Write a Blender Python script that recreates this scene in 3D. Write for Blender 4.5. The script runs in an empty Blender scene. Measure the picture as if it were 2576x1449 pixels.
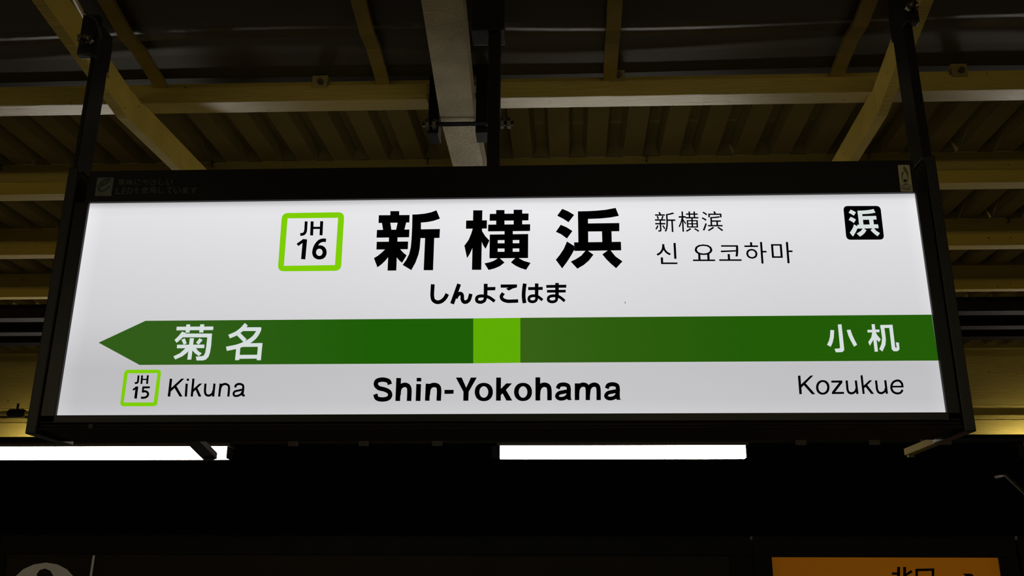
import bpy, bmesh, math, random
from mathutils import Vector, Matrix
from mathutils.geometry import tessellate_polygon
random.seed(4)
sc = bpy.context.scene
COL = sc.collection

# ------------------------------------------------------------------ camera
FPX, CX, CY = 2360.0, 1288.0, 724.5          # focal length and centre in pixels of the 2576 x 1449 photograph
def _axes():
    h = Vector((-61000 - CX, -(1200 - CY), -FPX)); v = Vector((1310 - CX, -(-6452 - CY), -FPX))
    x = -h.normalized(); u = v.normalized()
    u = u - x * (u.dot(x) * .5); x = x - u * (x.dot(u) / u.dot(u))
    u.normalize(); x.normalize(); y = u.cross(x)
    return Matrix((x, y, u))                   # world = ROT @ camera
ROT = _axes()
EYE = Vector((0, 0, 1.6))
cam = bpy.data.cameras.new('camera'); cam_o = bpy.data.objects.new('camera', cam); COL.objects.link(cam_o)
cam.sensor_fit = 'HORIZONTAL'; cam.sensor_width = 36; cam.lens = 36 * FPX / 2576
cam.clip_start = .02; cam.clip_end = 300
cam_o.matrix_world = Matrix.Translation(EYE) @ ROT.to_4x4()
sc.camera = cam_o

# ------------------------------------------------------------------ world, exposure
w = bpy.data.worlds.new('night'); sc.world = w; w.use_nodes = True
w.node_tree.nodes['Background'].inputs[0].default_value = (.55, .6, .8, 1)
w.node_tree.nodes['Background'].inputs[1].default_value = .0006
sc.view_settings.view_transform = 'Standard'; sc.view_settings.look = 'None'
sc.view_settings.exposure = 0; sc.view_settings.gamma = 1; sc.view_settings.use_curve_mapping = False
LAMP = 42.0            # radiance of the tube lamps' diffusers
SIGN = 1.08            # brightness of the backlit sign

def ray(px, py): return ROT @ Vector((px - CX, -(py - CY), -FPX))
def at_Y(px, py, Y):
    r = ray(px, py); return EYE + r * (Y / r.y)
def at_Z(px, py, Z):
    r = ray(px, py); return EYE + r * ((Z - EYE.z) / r.z)

# ------------------------------------------------------------------ materials
def mat(name, col, rough=.5, metal=0, var=0, vscale=6, bump=0, bscale=60, spec=.5, stretch=None, spots=0, coat=0):
    m = bpy.data.materials.new(name); m.use_nodes = True; nt = m.node_tree; N = nt.nodes; L = nt.links
    b = N['Principled BSDF']; b.inputs['Base Color'].default_value = (*col, 1)
    b.inputs['Roughness'].default_value = rough; b.inputs['Metallic'].default_value = metal
    b.inputs['Specular IOR Level'].default_value = spec
    b.inputs['Coat Weight'].default_value = coat; b.inputs['Coat Roughness'].default_value = .15
    tc = N.new('ShaderNodeTexCoord'); mp = N.new('ShaderNodeMapping'); L.new(tc.outputs['Object'], mp.inputs[0])
    if stretch: mp.inputs['Scale'].default_value = stretch
    if var:
        n = N.new('ShaderNodeTexNoise'); n.inputs['Scale'].default_value = vscale; n.inputs['Detail'].default_value = 6
        L.new(mp.outputs[0], n.inputs[0])
        r = N.new('ShaderNodeValToRGB'); r.color_ramp.elements[0].position = .3; r.color_ramp.elements[1].position = .7
        r.color_ramp.elements[0].color = (*[c * (1 - var) for c in col], 1)
        r.color_ramp.elements[1].color = (*[min(1, c * (1 + var * .6)) for c in col], 1)
        L.new(n.outputs[0], r.inputs[0]); out = r.outputs[0]
        if spots:
            s = N.new('ShaderNodeTexNoise'); s.inputs['Scale'].default_value = 26; s.inputs['Detail'].default_value = 3
            L.new(tc.outputs['Object'], s.inputs[0])
            sr = N.new('ShaderNodeValToRGB'); sr.color_ramp.elements[0].position = .70; sr.color_ramp.elements[1].position = .74
            L.new(s.outputs[0], sr.inputs[0])
            mx = N.new('ShaderNodeMix'); mx.data_type = 'RGBA'; L.new(sr.outputs[0], mx.inputs[0])
            L.new(out, mx.inputs[6]); mx.inputs[7].default_value = (*[c * .25 for c in col], 1); out = mx.outputs[2]
        L.new(out, b.inputs['Base Color'])
    if bump:
        n2 = N.new('ShaderNodeTexNoise'); n2.inputs['Scale'].default_value = bscale; n2.inputs['Detail'].default_value = 3
        L.new(mp.outputs[0], n2.inputs[0])
        bp = N.new('ShaderNodeBump'); bp.inputs['Strength'].default_value = bump; bp.inputs['Distance'].default_value = .004
        L.new(n2.outputs[0], bp.inputs['Height']); L.new(bp.outputs[0], b.inputs['Normal'])
    return m
def emit(name, col, stops=None, axis=2, lo=0, hi=1, strength=1.0, both=None):
    """backlit film: brightness follows the rows of LEDs behind it and any edge shade in the stops (object coordinates)"""
    m = bpy.data.materials.new(name); m.use_nodes = True; nt = m.node_tree; N = nt.nodes; L = nt.links
    b = N['Principled BSDF']; b.inputs['Base Color'].default_value = (0.02, .02, .02, 1)
    b.inputs['Roughness'].default_value = .5; b.inputs['Specular IOR Level'].default_value = .04
    b.inputs['Emission Color'].default_value = (*col, 1); b.inputs['Emission Strength'].default_value = strength
    if stops:
        tc = N.new('ShaderNodeTexCoord'); sx = N.new('ShaderNodeSeparateXYZ'); L.new(tc.outputs['Object'], sx.inputs[0])
        mr = N.new('ShaderNodeMapRange'); mr.inputs[1].default_value = lo; mr.inputs[2].default_value = hi
        L.new(sx.outputs[axis], mr.inputs[0])
        cr = N.new('ShaderNodeValToRGB'); e = cr.color_ramp.elements
        e[0].position = stops[0][0]; e[0].color = (*[stops[0][1] if not isinstance(stops[0][1], tuple) else 0] * 3, 1)
        for i, (p, v) in enumerate(stops):
            el = e[0] if i == 0 else (e[1] if i == 1 else e.new(p))
            el.position = p; el.color = (v, v, v, 1) if not isinstance(v, tuple) else (*v, 1)
        L.new(mr.outputs[0], cr.inputs[0]); out = cr.outputs[0]
        if both:
            mr2 = N.new('ShaderNodeMapRange'); mr2.inputs[1].default_value = both[0]; mr2.inputs[2].default_value = both[1]
            L.new(sx.outputs[0], mr2.inputs[0]); c2 = N.new('ShaderNodeValToRGB'); e = c2.color_ramp.elements
            for i, (p, v) in enumerate(both[2]):
                el = e[0] if i == 0 else (e[1] if i == 1 else e.new(p)); el.position = p; el.color = (v, v, v, 1)
            L.new(mr2.outputs[0], c2.inputs[0])
            mu = N.new('ShaderNodeMix'); mu.data_type = 'RGBA'; mu.blend_type = 'MULTIPLY'; mu.inputs[0].default_value = 1
            L.new(out, mu.inputs[6]); L.new(c2.outputs[0], mu.inputs[7]); out = mu.outputs[2]
        mu = N.new('ShaderNodeMix'); mu.data_type = 'RGBA'; mu.blend_type = 'MULTIPLY'; mu.inputs[0].default_value = 1
        L.new(out, mu.inputs[6]); mu.inputs[7].default_value = (*col, 1); L.new(mu.outputs[2], b.inputs['Emission Color'])
    return m

PAINT = mat('cream_paint', (.41, .30, .055), .40, var=.18, vscale=5, bump=.7, bscale=70, stretch=(.12, 1, 1), spots=1, spec=.5)
PAINTF = mat('flat_cream_paint', (.50, .365, .055), .65, var=.18, vscale=5, bump=.4, bscale=70, stretch=(.12, 1, 1), spots=1, spec=.15)
PAINT2 = mat('brightened_cream_paint', (.64, .55, .33), .42, var=.2, vscale=7, bump=.6, bscale=60, spots=1, spec=.9)  # middle rafter: base colour raised to carry the stronger light on it
DECK = mat('deck_steel', (.24, .18, .05), .75, var=.2, vscale=2, bump=.1, bscale=30, spec=.06)
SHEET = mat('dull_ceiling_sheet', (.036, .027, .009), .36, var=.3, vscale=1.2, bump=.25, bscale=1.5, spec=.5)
STRIP = mat('ochre_paint', (.24, .155, .012), .42, var=.2, vscale=8, bump=.3, bscale=80)
BLACK = mat('black_frame_paint', (.0055, .005, .0058), .4, var=.35, vscale=9, bump=.05, bscale=120, spec=.25)
BROWN = mat('dark_brown_frame', (.010, .008, .007), .5, var=.35, vscale=7, bump=.08, bscale=90, spec=.35)
LOWF = mat('grey_brown_frame', (.008, .007, .004), .6, var=.35, vscale=7, bump=.08, bscale=90, spec=.12)
MATTE = mat('matt_underside_paint', (.018, .013, .014), .75, var=.3, vscale=10, spec=.1)
DSTEEL = mat('dark_steel', (.010, .009, .010), .45, var=.3, vscale=10, spec=.25)
BOLT = mat('bolt_steel', (.10, .08, .05), .4, metal=.6, var=.3, vscale=30)
CABLE = mat('cable_rubber', (.03, .026, .02), .6, var=.2)
INK = mat('black_ink', (.0018, .0018, .002), .6, spec=.03, var=.2)
DINK = mat('dim_grey_print', (.085, .085, .075), .5, var=.3, vscale=60)
STK = mat('sticker_paper', (.42, .37, .24), .4, var=.1, vscale=40)
STKD = mat('faded_sticker', (.10, .11, .09), .5, var=.25, vscale=60)
SGREEN = mat('sticker_green', (.09, .12, .01), .45, var=.1)
SGREEN2 = mat('faded_green', (.012, .035, .012), .45, var=.1)
FLOOR = mat('platform_asphalt', (.16, .15, .14), .8, var=.25, vscale=3, bump=.4, bscale=90)
HOUSE = mat('lamp_housing', (.06, .05, .035), .4, var=.1)
GREYFACE = mat('unlit_sign_film', (.026, .019, .010), .6, var=.12, vscale=4, spec=.08)
WPRINT = mat('greyed_white_print', (.8, .74, .66), .5, var=.08)

# ------------------------------------------------------------------ mesh helpers
class MB:
    def __init__(s): s.v = []; s.f = []
    def box(s, a, b):
        x0, y0, z0 = (min(a[i], b[i]) for i in range(3)); x1, y1, z1 = (max(a[i], b[i]) for i in range(3))
        s.hexa([(x0, y0, z0), (x1, y0, z0), (x1, y1, z0), (x0, y1, z0)], [(x0, y0, z1), (x1, y0, z1), (x1, y1, z1), (x0, y1, z1)]); return s
    def hexa(s, lo, hi):
        n = len(s.v); k = len(lo); s.v += [tuple(p) for p in lo] + [tuple(p) for p in hi]
        s.f.append(tuple(n + i for i in reversed(range(k)))); s.f.append(tuple(n + k + i for i in range(k)))
        for i in range(k):
            j = (i + 1) % k; s.f.append((n + i, n + j, n + k + j, n + k + i))
        return s
    def tube(s, pts, r, seg=8, caps=True):
        pts = [Vector(p) for p in pts]; n0 = len(s.v); rs = r if isinstance(r, (list, tuple)) else [r] * len(pts)
        for i, p in enumerate(pts):
            t = (pts[min(i + 1, len(pts) - 1)] - pts[max(i - 1, 0)]).normalized()
            a = t.cross(Vector((0, 0, 1)) if abs(t.z) < .9 else Vector((1, 0, 0))).normalized(); b = t.cross(a)
            for k in range(seg):
                q = 2 * math.pi * k / seg; s.v.append(tuple(p + (a * math.cos(q) + b * math.sin(q)) * rs[i]))
        for i in range(len(pts) - 1):
            for k in range(seg):
                a0 = n0 + i * seg + k; a1 = n0 + i * seg + (k + 1) % seg
                s.f.append((a0, a1, a1 + seg, a0 + seg))
        if caps:
            s.f.append(tuple(n0 + k for k in reversed(range(seg)))); e = n0 + (len(pts) - 1) * seg
            s.f.append(tuple(e + k for k in range(seg)))
        return s
    def sweep(s, prof, a, b):
        """profile points (dx, dz) closed, carried from point a to point b"""
        lo = [(a[0] + p[0], a[1], a[2] + p[1]) for p in prof]; hi = [(b[0] + p[0], b[1], b[2] + p[1]) for p in prof]
        return s.hexa(lo, hi)
    def poly(s, pts):
        tri = tessellate_polygon([[Vector(p) for p in pts]]); n = len(s.v); s.v += [tuple(p) for p in pts]
        for t in tri: s.f.append(tuple(n + i for i in t))
        return s
    def build(s, name, m, parent=None, bevel=0, smooth=False):
        me = bpy.data.meshes.new(name); me.from_pydata(s.v, [], s.f); me.materials.append(m)
        bm = bmesh.new(); bm.from_mesh(me); bmesh.ops.recalc_face_normals(bm, faces=bm.faces[:])
        if bevel: bmesh.ops.bevel(bm, geom=bm.edges[:], offset=bevel, segments=2, profile=.6, affect='EDGES', clamp_overlap=True)
        bm.to_mesh(me); bm.free()
        if smooth:
            for p in me.polygons: p.use_smooth = True
        o = bpy.data.objects.new(name, me); COL.objects.link(o)
        if parent: adopt(o, parent)
        return o
WM = {}
def adopt(o, parent):
    o.parent = parent; o.matrix_parent_inverse = WM.get(parent.name, Matrix.Identity(4)).inverted() if parent.type == 'EMPTY' else Matrix.Identity(4)
def tag(o, label=None, cat=None, group=None, kind=None):
    if label: o['label'] = label
    if cat: o['category'] = cat
    if group: o['group'] = group
    if kind: o['kind'] = kind
    return o
def thing(name, label=None, cat=None, loc=(0, 0, 0), group=None, kind=None):
    o = bpy.data.objects.new(name, None); COL.objects.link(o); o.location = loc; o.empty_display_size = .1
    WM[o.name] = Matrix.Translation(Vector(loc)); return tag(o, label, cat, group, kind)

# ------------------------------------------------------------------ flat print traced on a vertical plane
class Print:
    """strokes and outlines given in the pixels of one enlarged crop, laid on the plane y = Y"""
    def __init__(s, ox, oy, sc_, Y, quad=None, src=None): s.ox, s.oy, s.s, s.Y, s.quad, s.src = ox, oy, sc_, Y, quad, src; s.mb = MB()
    def P2(s, p):
        if s.quad:
            x0, y0, x1, y1 = s.src; u = (p[0] - x0) / (x1 - x0); v = (p[1] - y0) / (y1 - y0); q = s.quad
            a = [q[0][i] * (1 - u) + q[1][i] * u for i in (0, 1)]; b = [q[3][i] * (1 - u) + q[2][i] * u for i in (0, 1)]
            p = [a[i] * (1 - v) + b[i] * v for i in (0, 1)]
        return tuple(at_Y(s.ox + p[0] / s.s, s.oy + p[1] / s.s, s.Y))
    def P(s, *pts): s.mb.poly([s.P2(p) for p in pts]); return s
    def S(s, w, *pts, curve=False):
        pts = [Vector((p[0], p[1])) for p in pts]
        if curve: pts = smooth(pts)
        L, R = [], []
        for i, p in enumerate(pts):
            d0 = (p - pts[i - 1]).normalized() if i else None
            d1 = (pts[i + 1] - p).normalized() if i < len(pts) - 1 else None
            t = ((d0 or d1) + (d1 or d0)).normalized(); n = Vector((-t.y, t.x))
            c = max(.45, n.dot(Vector((-(d0 or d1).y, (d0 or d1).x)))); h = w / 2 / c
            L.append(p + n * h); R.append(p - n * h)
        for i in range(len(pts) - 1):
            q = [s.P2(v) for v in (L[i], L[i + 1], R[i + 1], R[i])]; n = len(s.mb.v); s.mb.v += q; s.mb.f.append((n, n + 1, n + 2, n + 3))
        return s
    def C(s, w, *pts): return s.S(w, *pts, curve=True)
    def R(s, x0, y0, x1, y1, ix0, iy0, ix1, iy1, k=40):
        n = len(s.mb.v)
        for i in range(k):
            t = 2 * math.pi * i / k; c, q = math.cos(t), math.sin(t)
            def sup(v): return math.copysign(abs(v) ** .92, v)
            s.mb.v.append(s.P2(((x0 + x1) / 2 + sup(c) * (x1 - x0) / 2, (y0 + y1) / 2 + sup(q) * (y1 - y0) / 2)))
            s.mb.v.append(s.P2(((ix0 + ix1) / 2 + c * (ix1 - ix0) / 2, (iy0 + iy1) / 2 + q * (iy1 - iy0) / 2)))
        for i in range(k):
            a = n + 2 * i; b = n + 2 * ((i + 1) % k); s.mb.f.append((a, b, b + 1, a + 1))
        return s
    def E(s, cx, cy, rx, ry, k=24):
        return s.P(*[(cx + rx * math.cos(2 * math.pi * i / k), cy + ry * math.sin(2 * math.pi * i / k)) for i in range(k)])
    def out(s, name, m, parent=None):
        me = bpy.data.meshes.new(name); me.from_pydata(s.mb.v, [], s.mb.f); me.materials.append(m)
        bm = bmesh.new(); bm.from_mesh(me)
        for f in bm.faces:
            f.normal_update()
            if f.normal.y > 0: f.normal_flip()
        bm.to_mesh(me); bm.free()
        o = bpy.data.objects.new(name, me); COL.objects.link(o)
        if parent: adopt(o, parent)
        return o
def smooth(pts, k=7):
    q = [pts[0] * 2 - pts[1]] + pts + [pts[-1] * 2 - pts[-2]]; out = []
    for i in range(1, len(q) - 2):
        a, b, c, d = q[i - 1:i + 3]
        for j in range(k):
            t = j / k; out.append(.5 * ((2 * b) + (c - a) * t + (2 * a - 5 * b + 4 * c - d) * t * t + (3 * b - a - 3 * c + d) * t ** 3))
    return out + [pts[-1]]
def glyphs(text, quad, Y, mb):
    """built-in font outline stretched over a pixel quad (tl, tr, br, bl) on plane y = Y"""
    cu = bpy.data.curves.new('g', 'FONT'); cu.body = text; cu.size = 1; cu.resolution_u = 3
    ob = bpy.data.objects.new('g', cu); COL.objects.link(ob)
    dg = bpy.context.evaluated_depsgraph_get(); dg.update(); me = bpy.data.meshes.new_from_object(ob.evaluated_get(dg))
    vs = [v.co.copy() for v in me.vertices]; fs = [tuple(p.vertices) for p in me.polygons]
    bpy.data.objects.remove(ob); bpy.data.curves.remove(cu); bpy.data.meshes.remove(me)
    x0 = min(v.x for v in vs); x1 = max(v.x for v in vs); y0 = min(v.y for v in vs); y1 = max(v.y for v in vs)
    n = len(mb.v)
    for v in vs:
        u = (v.x - x0) / (x1 - x0); t = (y1 - v.y) / (y1 - y0)
        a = [quad[0][i] * (1 - u) + quad[1][i] * u for i in (0, 1)]; b = [quad[3][i] * (1 - u) + quad[2][i] * u for i in (0, 1)]
        mb.v.append(tuple(at_Y(a[0] * (1 - t) + b[0] * t, a[1] * (1 - t) + b[1] * t, Y)))
    mb.f += [tuple(n + i for i in f) for f in fs]
def rr(quad, r, k=8, inner=None):
    """rounded quad outline in pixels: quad tl,tr,br,bl"""
    out = []; q = [Vector(p) for p in quad]
    for i in range(4):
        p = q[i]; a = (q[i - 1] - p).normalized(); b = (q[(i + 1) % 4] - p).normalized()
        for j in range(k + 1):
            t = j / k; out.append(p + a * r * (1 - t) ** 2 + b * r * t ** 2)
    return out

# ================================================================== LARGE STRUCTURE
D = 2.8                                            # distance of the name sign
ZR = EYE.z + 2.00                                  # underside of the rafters at the valley
YV = at_Z(1288, 300, ZR).y                         # the roof's valley
S1, S2 = -.07, .02                                 # slopes before and beyond it
def roofz(Y): return (Y - YV) * (S1 if Y < YV else S2)

fl = MB().box((-16, -9, -.3), (16, 10.6, 0)).build('floor', FLOOR); tag(fl, kind='structure')

# purlins: (front-edge row at x=0, at x=2576, face height row at x=0, underside far row at x=0)
ZP = EYE.z + 2.13
rowsP = [(265, 225, 228, 292), (490, 458, 460, 506), (643, 615, 615, 653), (752, 722, 732, 758)]
purl = []
for k, (ra, rb, rt, ru) in enumerate(rowsP):
    rm = (ra + rb) / 2
    Z = ZP
    for _ in range(3): Z = ZP + roofz(at_Z(1288, rm, Z).y)
    y0 = at_Z(1288, rm, Z).y
    dz = at_Y(0, rt, at_Z(0, ra, Z).y).z - Z
    dy = at_Z(0, ru, Z).y - at_Z(0, ra, Z).y
    purl.append((y0, Z, dz, dy))
print('purlins', purl, 'valley', YV)
ZD = at_Y(0, 415, purl[1][0] + .03).z                       # underside of the deck pans at the second purlin
def deckz(Y): return ZD + (Y - purl[1][0]) * S2
SK = .022                                          # the deck ribs run very slightly askew to the sign

ceil = thing('ceiling', kind='structure', loc=(0, YV, ZD))
PIT, RH = .205, .075
prof = [(0, 0), (.108, 0), (.128, RH), (.185, RH), (.205, 0)]
Y0, Y1 = purl[0][0] + .095, 9.44
xs0 = -8.2
def deck_sheet(x, n):
    mb = MB(); lo = []
    for i in range(n):
        for p in prof[:-1]: lo.append((x + i * PIT + p[0], p[1]))
    lo.append((x + n * PIT + .012, 0))
    segs = [Y0, (Y0 + Y1) / 2, Y1]
    for j, Y in enumerate(segs):
        for (a, h) in lo: mb.v.append((a + (Y - Y0) * SK, Y, deckz(Y) + h))
    m = len(lo)
    for j in range(2):
        for i in range(m - 1): a = j * m + i; mb.f.append((a, a + 1, a + m + 1, a + m))
    n0 = len(mb.v); nf = len(mb.f)
    mb.v += [(p[0], p[1], p[2] + .004) for p in mb.v[:n0]]; mb.f += [tuple(n0 + i for i in reversed(f)) for f in mb.f[:nf]]
    for j in range(2):
        for i in (0, m - 1): a = j * m + i; mb.f.append((a, a + m, a + m + n0, a + n0))
    for (yp, _a, _b, _c) in purl[1:]:                 # closures added in the ribs to block lamp light passing over a purlin
        y = yp + .04; z = deckz(y); sk = (y - Y0) * SK
        for i in range(n):
            b0 = x + i * PIT + sk; k0 = len(mb.v); mb.v += [(b0 + p[0], y, z + p[1] - .0005) for p in (prof[1], prof[2], prof[3], prof[4])]; mb.f.append((k0, k0 + 1, k0 + 2, k0 + 3))
    for i in range(m - 1):
        for j in (0, 2): a = j * m + i; mb.f.append((a, a + 1, a + 1 + n0, a + n0))
    return mb.build('deck_sheet', DECK, ceil)
for i in range(27): deck_sheet(xs0 + i * 3 * PIT, 3)

# the smooth folded sheet on the near side of the valley
zt = deckz(Y0)
ZTA = at_Y(1288, 198, purl[0][0] + .02).z             # top of the angle bar on the first purlin
rows = [(186, ZTA + .018 - zt), (165, ZTA + .03 - zt), (130, ZTA + .036 - zt), (90, ZTA + .040 - zt), (55, ZTA + .022 - zt), (-40, ZTA + .045 - zt), (-260, ZTA + .07 - zt)]
fold = [(Y0 + .02, ZTA + .012)]
for r, h in rows:
    z = zt + h; y = at_Z(1288, r, z).y; fold.append((min(y, Y0 + .02), z))
y_ = fold[-1][0]; fold += [(y_ - .9, zt + .16), (y_ - 1.8, zt + .22), (-4.5, zt + .40), (-9, zt + .6)]
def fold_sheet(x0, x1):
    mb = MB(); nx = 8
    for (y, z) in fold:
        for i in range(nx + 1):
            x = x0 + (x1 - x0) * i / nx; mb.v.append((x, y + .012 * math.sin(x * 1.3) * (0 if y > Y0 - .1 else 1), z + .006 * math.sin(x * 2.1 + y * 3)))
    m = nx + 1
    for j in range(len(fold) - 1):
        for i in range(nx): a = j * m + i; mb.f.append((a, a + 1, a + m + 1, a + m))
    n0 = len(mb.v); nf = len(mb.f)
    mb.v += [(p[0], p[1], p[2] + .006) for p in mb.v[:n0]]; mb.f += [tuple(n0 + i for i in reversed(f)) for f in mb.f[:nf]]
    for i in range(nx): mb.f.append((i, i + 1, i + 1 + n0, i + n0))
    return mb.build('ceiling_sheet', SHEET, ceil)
# seams lie under the cover strips
strip_px = [((256, 0), (402, 210)), ((898, 0), (962, 198)), ((1548, 0), (1535, 184)), ((2192, 0), (2110, 174))]
seam = [at_Z(b[0], b[1], ZTA - .01).x for a, b in strip_px]
seams = [-9, seam[0] - 2.6, seam[0] - 1.3] + seam + [seam[3] + 1.3, seam[3] + 2.6, 9]
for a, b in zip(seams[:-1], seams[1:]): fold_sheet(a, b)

# ================================================================== ROOF STEEL
pl_lab = ['cream painted roof purlin nearest the camera, highest in view above the sign',
          'cream roof purlin just above the top edge of the station sign',
          'cream roof purlin level with the white upper part of the sign, third from the camera',
          'cream roof purlin level with the green band of the sign, farthest of the four']
for k, (y0, Z, dz, dy) in enumerate(purl):
    t = thing('roof_purlin', pl_lab[k], 'beam', (0, y0, Z), group='cream roof purlins under the steel deck')
    th = .006; top = dz
    def seg(xa, xb):
        m = MB()
        if k == 0:                                   # the first one's lower flange is rolled upwards by ten degrees
            d = .144; q = [(y0 + th, Z), (y0 + d, Z + .0254), (y0 + d, Z + .0254 + th), (y0 + th, Z + th)]
            m.box((xa, y0, Z), (xb, y0 + th, Z + top)); m.hexa([(xa, a_, b_) for a_, b_ in q], [(xb, a_, b_) for a_, b_ in q])
            return m
        m.box((xa, y0, Z), (xb, y0 + th, Z + top)); m.box((xa, y0 + th, Z), (xb, y0 + dy, Z + th))
        m.box((xa, y0 + th, Z + top - th), (xb, y0 + dy, Z + top)); m.box((xa, y0 + dy - th, Z + th), (xb, y0 + dy, Z + .03))
        return m
    if k == 0:
        xl = at_Y(1073, 260, y0).x; xr = at_Y(1256, 260, y0).x
        seg(-8, xl).build('channel', PAINT, t); seg(xr, 8).build('channel', PAINT, t)
        # the small angle bar that runs along its top
        za, zb = Z + dz, ZTA
        m = MB().box((-8, y0 + .02, za + .001), (8, y0 + .03, zb)).box((-8, y0 + .03, za + .001), (8, y0 + .09, za + .008)).build('top_angle', PAINT, t)
        for px, py in ((805, 207), (1552, 190), (2412, 178)):
            c = at_Y(px, py, y0)
            cl = MB().box((c.x - .035, y0 - .008, c.z - .032), (c.x + .035, y0 + .019, c.z + .032)).build('clip', DECK, t, bevel=.003)
            MB().tube([(c.x + .005, y0 - .024, c.z - .006), (c.x + .005, y0 - .008, c.z - .006)], .014, 6).build('bolt', BOLT, cl)
    else:
        seg(-8.2, 8.2).build('channel', PAINTF, t)
        zt2 = deckz(y0 + .05) - .002
        MB().box((-8.2, y0 + .03, Z + top + .001), (8.2, y0 + .036, zt2)).box((-8.2, y0 + .036, Z + top + .001), (8.2, y0 + .09, Z + top + .006)).build('top_angle', PAINT, t)
        top = zt2 - Z
        for x in [xs0 + i * PIT * 6 for i in range(13)]:
            MB().tube([(x + .15, y0 + .026, Z + top - .035), (x + .15, y0, Z + top - .01), (x + .15, y0 + .026, Z + top - .002)], .006, 6).build('hook_bolt', BOLT, t)

# rafters: near part slopes down to the valley, far part rises
def rz(Y): return ZR + roofz(Y)
def on_roof(px, py, dz=0):
    Z = ZR
    for _ in range(12): Z = rz(at_Z(px, py, Z).y) + dz
    return at_Z(px, py, Z)
def rafter(near, valley, far, w, h, side, label, M, yext=7.0):
    a = on_roof(*near); b = on_roof(*valley); c = on_roof(*far)
    def ext(p, q, Y): t = (Y - p.y) / (q.y - p.y); v = p + (q - p) * t; v.z = rz(Y); return v
    a = ext(b, a, .8); c = ext(b, c, yext)
    t = thing('rafter', label, 'beam', (b.x, b.y, b.z), group='cream rafters that carry the roof')
    x0, x1 = (-w, 0) if side < 0 else ((0, w) if side > 0 else (-w / 2, w / 2)); e = .010; mid = (x0 + x1) / 2
    if side == 0:                                   # H-section seen from below
        prof = [(x0, 0), (x1, 0), (x1, e), (mid + .005, e), (mid + .005, h - e), (x1, h - e), (x1, h), (x0, h), (x0, h - e), (mid - .005, h - e), (mid - .005, e), (x0, e)]
    else:                                           # channel, its web towards the middle of the view
        f = (lambda p: p) if side < 0 else (lambda p: (-p[0], p[1]))
        prof = [f(p) for p in [(-w, 0), (0, 0), (0, h), (-w, h), (-w, h - e), (-e, h - e), (-e, e), (-w, e)]]
        if side > 0: prof.reverse()
    m = MB(); m.sweep(prof, a, b); m.build('near_length', M, t)
    m = MB(); m.sweep(prof, (b.x, b.y + .002, b.z), c); m.build('far_length', M, t)
    return t, a, b, c
rl = rafter((110, 0), (320, 296), (455, 430), .045, .135, -1, 'cream channel rafter crossing above the left end of the station sign', PAINTF)
rc = rafter((1111, 0), (1150, 296), (1178, 420), .150, .130, 0, 'wide pale rafter above the middle of the sign, gripped by a dark clamp', PAINT2)
rrr = rafter((2318, 0), (2206, 290), (2136, 405), .045, .135, 1, 'cream channel rafter crossing above the right end of the station sign', PAINTF)

# cover strips below the seams of the folded sheet
sl = ['bent ochre cover strip on the ceiling beside the left rafter', 'bent ochre cover strip on the ceiling left of the middle rafter',
      'nearly upright ochre cover strip on the ceiling right of the middle rafter', 'ochre cover strip slanting down left beside the right rafter']
for k, (a, b) in enumerate(strip_px):
    xb = seam[k]; m = MB(); pts = []
    xa = at_Z(a[0], a[1], ZTA - .02).x; ya = at_Z(a[0], a[1], ZTA - .02).y; yb = fold[1][0]
    for (y, z) in fold[1:9]:
        x = xb + (xa - xb) * (yb - y) / (yb - ya); pts.append((x, min(y, yb), z - .030))
    hw = .03
    m2 = MB()
    for i, p in enumerate(pts):
        m2.v += [(p[0] - hw, p[1], p[2] - .022), (p[0] + hw, p[1], p[2] - .022), (p[0] + hw, p[1], p[2]), (p[0] - hw, p[1], p[2])]
    for i in range(len(pts) - 1):
        for j in range(4): q = (j + 1) % 4; m2.f.append((4 * i + j, 4 * i + q, 4 * i + 4 + q, 4 * i + 4 + j))
    m2.f += [(3, 2, 1, 0), tuple(4 * (len(pts) - 1) + j for j in range(4))]
    tag(m2.build('cover_strip', STRIP), sl[k], 'strip', 'ochre cover strips on the near ceiling')
# loose cable on the sheet
cp = [(455, -20), (478, 40), (505, 92), (520, 115), (545, 160), (578, 203)]
m = MB(); pp = []
for i, (x, y) in enumerate(cp):
    z = zt + .005 - (.03 if i in (2, 3) else 0); pp.append(at_Z(x, y, z))
tag(m.tube(pp, .005, 6).build('cable', CABLE, smooth=True), 'thin dark cable drooping below the ceiling sheet, upper left', 'cable')
# conduit at the upper left, going to the left post's clamp
a = at_Z(172, -30, zt - .12); b = at_Z(216, 50, zt - .12)
tag(MB().tube([a + (a - b) * .8, a, b], .011, 10).build('conduit', STRIP, smooth=True), 'ochre conduit ending at the top of the left hanger post', 'pipe')

# far end of the roof
YF = 9.45
def row(py, Y, px=60): return at_Y(px, py, Y).z
t = thing('fascia_girder', 'deep cream girder at the far edge of the roof, behind both sign ends', 'girder', (0, YF, row(1026, YF)))
MB().box((-8.2, YF, row(1026, YF)), (8.2, YF + .02, row(893, YF))).build('web_plate', PAINT, t)
MB().box((-8.2, YF - .05, row(893, YF) + .001), (8.2, YF + .08, row(893, YF) + .10)).build('top_flange', PAINT, t)
MB().box((-8.2, YF - .03, row(1062, YF)), (8.2, YF + .10, row(1062, YF) + .035)).build('bottom_flange', PAINT, t)
MB().box((-8.2, YF + .03, row(1062, YF) + .036), (8.2, YF + .05, row(1026, YF) - .001)).build('web_plate', PAINT, t)
MB().box((-8.2, YF + .0, row(1098, YF)), (8.2, YF + .03, row(1064, YF))).build('lip_plate', PAINT, t)
MB().box((-8.2, YF + .04, row(893, YF) + .101), (8.2, YF + .07, deckz(YF) - .002)).build('closing_plate', DSTEEL, t)
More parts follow.
